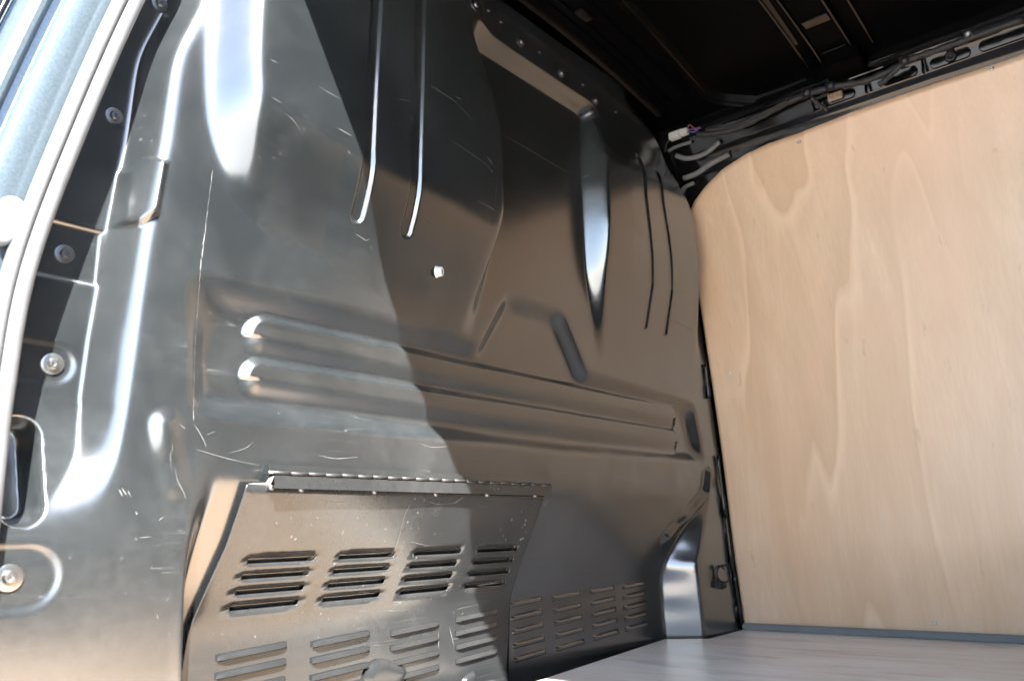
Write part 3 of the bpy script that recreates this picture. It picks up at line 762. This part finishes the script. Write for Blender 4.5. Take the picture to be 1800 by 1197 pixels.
for ya, yb_ in [(-.15, .10), (.115, .235), (.25, .335), (.36, .44), (.50, .60), (.62, .71), (.73, .80)]: plate('web_plate', ya, yb_, 'black_gloss')
def grommet(y, s=1.):
    o = from_bm('grommet', lathe_bm([(.0001, .004), (.006, .004), (.007, .008), (.011, .009), (.0145, .005), (.016, -.004)], 22), 'black_plastic', cr)
    o.scale = (s, s, s); o.location = (xp-.001-1.9, y, ZT+.052-1.2); o.rotation_euler = Vector((-1, 0, -.3)).to_track_quat('Z', 'X').to_euler()
grommet(.29, .85); grommet(.655, .8)
for y, z_ in [(.47, .012), (.345, .01)]:
    bm = bmesh.new(); box_bm(bm, (xp-.012-1.9, y, ZT+.05-1.2), (.012, .006, .052), rot=Matrix.Rotation(.3, 3, 'Y'), bev=.002); from_bm('web_rib', bm, 'black_gloss', cr, False)
for y in (.40, .52, .57, .70):
    bm = bmesh.new(); box_bm(bm, (xp-.026-1.9, y, ZT+.074-1.2), (.012, .032, .004), rot=Matrix.Rotation(.2, 3, 'Y'), bev=.0015); from_bm('clip_tab', bm, 'black_gloss', cr, False)
bm = bmesh.new(); box_bm(bm, (xp-.006-1.9, .545, ZT+.052-1.2), (.006, .035, .02), bev=.002); from_bm('bare_tab', bm, 'ply_edge', cr, False)
# the gusset in the front upper corner
Pg = np.zeros((30, 30, 3))
for i, y in enumerate(np.linspace(.60, YB+.215, 30)):
    for j, z in enumerate(np.linspace(1.0, 1.36, 30)):
        Pg[i, j] = (float(plyx(z))+.014, y, z)
gus = grid('corner_gusset', Pg, 'black_gloss'); tag(gus, 'black steel corner panel between bulkhead, roof and plywood', 'body panel')
for pts, rd in [([(1188, 274), (1210, 279), (1240, 270), (1265, 250)], .0045), ([(1202, 314), (1225, 305), (1250, 288), (1282, 272)], .005), ([(1175, 266), (1190, 258), (1215, 250)], .003), ([(1196, 345), (1204, 330), (1220, 322)], .004)]:
    q = [onply(p, -.004) for p in pts]; o = tube('pressed_edge_highlight', catmull(q, 6), rd*1.5, 'grey_trim', gus, 8)  # grey colour stands in for the light these glossy black edges reflect
pd = [onply(p, -.007) for p in [(1215, 300), (1245, 288)]]
# ------------------------------------------------------------------ wiring harness and connector
hr = thing('wiring_harness', 'taped black wiring loom clipped along the roof side rail', 'cable', loc=(1.88, .4, 1.28))
def loom(name, pts, rd, mat='cable_tape', off=.03):
    q = catmull([onply(p, off) for p in pts], 7); q = q-np.array([1.88, .4, 1.28]); rads = [rd*(1+.16*math.sin(i*1.7)+.1*random.random()) for i in range(len(q))]
    return tube(name, q, rd, mat, hr, 10, rads=rads)
main_pts = [(1225, 237), (1250, 236), (1290, 228), (1330, 210), (1378, 184), (1420, 166), (1470, 152), (1520, 143), (1570, 122), (1600, 105), (1650, 88), (1720, 62), (1800, 34)]
loom('loom', main_pts, .0075)
loom('loom_branch', [(1240, 230), (1290, 222), (1340, 200), (1385, 178)], .004, off=.04)
loom('loom_branch', [(1545, 150), (1560, 138), (1580, 118), (1597, 104)], .006, off=.035)
loom('loom_branch', [(1425, 172), (1440, 185), (1455, 195)], .005, off=.03)
for p in [(1418, 164), (1590, 108), (1702, 60), (1460, 152)]:
    q = onply(p, .033)-np.array([1.88, .4, 1.28]); tube('tape_wrap', [q-np.array([0, .010, 0]), q+np.array([0, .010, 0])], .0105, 'black_plastic' if p[0] != 1702 else 'dark_zinc', hr, 10)
q = onply((1194, 237), .02); cn = thing('connector', 'white plastic wiring connector at the top front corner', 'connector', loc=tuple(q))
bm = bmesh.new(); box_bm(bm, (-.002, .012, 0), (.018, .030, .019), bev=.0016); from_bm('housing', bm, 'white_plastic', cn, False)
bm = bmesh.new(); box_bm(bm, (-.002, -.016, .0005), (.016, .022, .016), bev=.0016); from_bm('plug_body', bm, 'white_plastic', cn, False)
bm = bmesh.new(); box_bm(bm, (-.003, .0, .0105), (.006, .02, .003), bev=.0008); from_bm('latch', bm, 'white_plastic', cn, False)
for k, (mt, a, b_) in enumerate([('wire_pink', .003, .004), ('wire_purple', .0, -.003), ('wire_blue', -.004, -.006), ('wire_purple', .002, .001), ('wire_pink', -.002, .005)]):
    tube('wire', catmull([(a, -.026, b_), (a*2-.003, -.036, b_*1.6+.002*k-.003), (a-.002, -.048, b_-.006), (a, -.062, -.002)], 6), .0015, mt, cn, 7)
tube('wire', catmull([(.0, .027, -.002), (.004, .042, -.012), (.01, .052, -.03)], 6), .002, 'cable_tape', cn, 7)

# ------------------------------------------------------------------ the door pillar, its seal and the door opening
path = catmull([(.319, -.60), (.318, -.2), (.3175, .15), (.3165, .32), (.3165, .41), (.325, .55), (.362, .726), (.418, .94), (.487, 1.14), (.548, 1.29)], 12)
YS = YB-.008
path = np.stack([path[:, 0]*YS/(YB-.06), CZ+(path[:, 1]-CZ)*YS/(YB-.06)], -1)
def sweep(name, prof, mat, parent=None, closed=False, sharp=None):
    V = []; F = []; m_ = len(prof)
    for i in range(len(path)):
        t = path[min(i+1, len(path)-1)]-path[max(i-1, 0)]; t /= np.linalg.norm(t); nn = np.array([-t[1], t[0]])
        for u, dy in prof:
            c = path[i]+nn*u; V.append((c[0], YS+dy, c[1]))
    for i in range(len(path)-1):
        for k in range(m_ if closed else m_-1):
            k2 = (k+1) % m_; F.append((i*m_+k, i*m_+k2, (i+1)*m_+k2, (i+1)*m_+k))
    o = from_arrays(name, V, F, mat, parent); 
    if sharp: o.data.set_sharp_from_angle(angle=math.radians(sharp))
    return o
pil = thing('door_pillar', 'silver painted door pillar at the left edge of the opening', 'pillar', loc=(.3, YB, 0))
circ = lambda u, y, r_, r2: [(u+r_*math.cos(a), y+r2*math.sin(a)) for a in np.linspace(0, 2*PI, 14, endpoint=False)]
pf = sweep('jamb_face', [(.012, .030), (.014, .012), (.028, .010), (.040, .004), (.047, .001), (.072, -.004), (.077, -.002), (.081, .008), (.090, .010), (.094, .002), (.098, -.007), (.103, -.008), (.108, -.003), (.112, .004), (.117, .004), (.122, .014), (.124, .05)], 'silver_paint', sharp=50); kid(pf, pil)
sl = sweep('weather_seal', circ(.010, .000, .011, .012), 'rubber', closed=True); kid(sl, pil)
sl2 = sweep('seal_lip', circ(.026, -.001, .0085, .012), 'rubber', closed=True); kid(sl2, pil)
ej = sweep('door_edge_trim', circ(.131, .02, .007, .010), 'black_gloss', closed=True); kid(ej, pil)
inn = sweep('inner_return', [(.012, .012), (.006, .046), (.004, .06), (.006, .11)], 'frame_paint'); kid(inn, pil)
# oval striker pad on the jamb
q = ony((12, 388), YS-.001)
bm = bmesh.new(); rings = []
for ins, d in ((1.15, .003), (1.08, -.002), (.95, -.005), (.78, -.006)):
    rings.append([bm.verts.new(((.0135*ins)*math.cos(a), d, (.0135*ins)*math.sin(a)+(.016 if math.sin(a) > 0 else -.016))) for a in np.linspace(0, 2*PI, 28, endpoint=False)])
for a, b_ in zip(rings[:-1], rings[1:]):
    for k in range(28): bm.faces.new((a[k], a[(k+1) % 28], b_[(k+1) % 28], b_[k]))
bm.faces.new(rings[-1]); bmesh.ops.recalc_face_normals(bm, faces=bm.faces)
me = bpy.data.meshes.new('buffer_pad'); bm.to_mesh(me); bm.free(); me.materials.append(MATS['pad_rubber']); me.polygons.foreach_set('use_smooth', [True]*len(me.polygons)); me.set_sharp_from_angle(angle=math.radians(50))
put(me, 'buffer_pad', q[0], q[1], q[2], pil, Matrix.Rotation(.28, 4, 'Y'))

# near side: header over the door, rear quarter, rear doors, sill (they shade and light the bay)
nearx = lambda z: np.interp(z, [-.6, .41, .55, .726, .94, 1.14, 1.29, 1.34], [.318, .316, .325, .362, .418, .487, .548, .60])
bm = bmesh.new(); hp = [(.60, 1.30), (.64, 1.345), (.70, 1.385), (.53, 1.40), (.52, 1.346), (.551, 1.27)]
for y in (-1.66, YB+.02):
    for x, z in hp: bm.verts.new((x, y, z))
bm.verts.ensure_lookup_table()
for k in range(6): bm.faces.new((bm.verts[k], bm.verts[(k+1) % 6], bm.verts[6+(k+1) % 6], bm.verts[6+k]))
bm.faces.new([bm.verts[k] for k in range(6)]); bm.faces.new([bm.verts[6+k] for k in range(6)][::-1])
bmesh.ops.recalc_face_normals(bm, faces=bm.faces)
tag(from_bm('door_header', bm, 'outer_panel', smooth=False), 'silver roof rail over the side door opening', 'rail')
Pq = np.zeros((12, 40, 3))
for i, y in enumerate(np.linspace(-1.66, -.45, 12)):
    for j, z in enumerate(np.linspace(-.45, 1.33, 40)): Pq[i, j] = (float(nearx(z)), y, z)
qp = grid('rear_quarter_panel', Pq, 'outer_panel'); ss = qp.modifiers.new('t', 'SOLIDIFY'); ss.thickness = .06; ss.offset = 0
tag(qp, 'silver rear quarter panel behind the side door opening', 'body panel')
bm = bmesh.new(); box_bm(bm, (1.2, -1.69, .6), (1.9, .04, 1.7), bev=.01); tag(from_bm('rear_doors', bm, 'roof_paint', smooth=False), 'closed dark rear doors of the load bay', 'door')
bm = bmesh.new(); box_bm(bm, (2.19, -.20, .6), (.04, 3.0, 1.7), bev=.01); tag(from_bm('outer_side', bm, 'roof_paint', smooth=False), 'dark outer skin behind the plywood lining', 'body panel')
bm = bmesh.new(); box_bm(bm, (.365, -.33, -.12), (.07, 2.65, .20), bev=.02); tag(from_bm('door_sill', bm, 'sill_plastic', smooth=False), 'black plastic sill along the side door opening', 'sill')
bm = bmesh.new(); box_bm(bm, (1.28, YB+.22, .62), (1.9, .02, 1.7)); tag(from_bm('light_seal_backing', bm, 'roof_paint', smooth=False), 'unseen dark backing panel added behind the bulkhead to keep daylight out', 'body panel')  # added backing, stops daylight leaking past the bulkhead's edges
# ground
bm = bmesh.new(); bmesh.ops.create_grid(bm, x_segments=1, y_segments=1, size=200, matrix=Matrix.Translation((0, 0, -.60)))
tag(from_bm('ground', bm, 'concrete', smooth=False), 'pale concrete yard', 'ground', kind='structure')
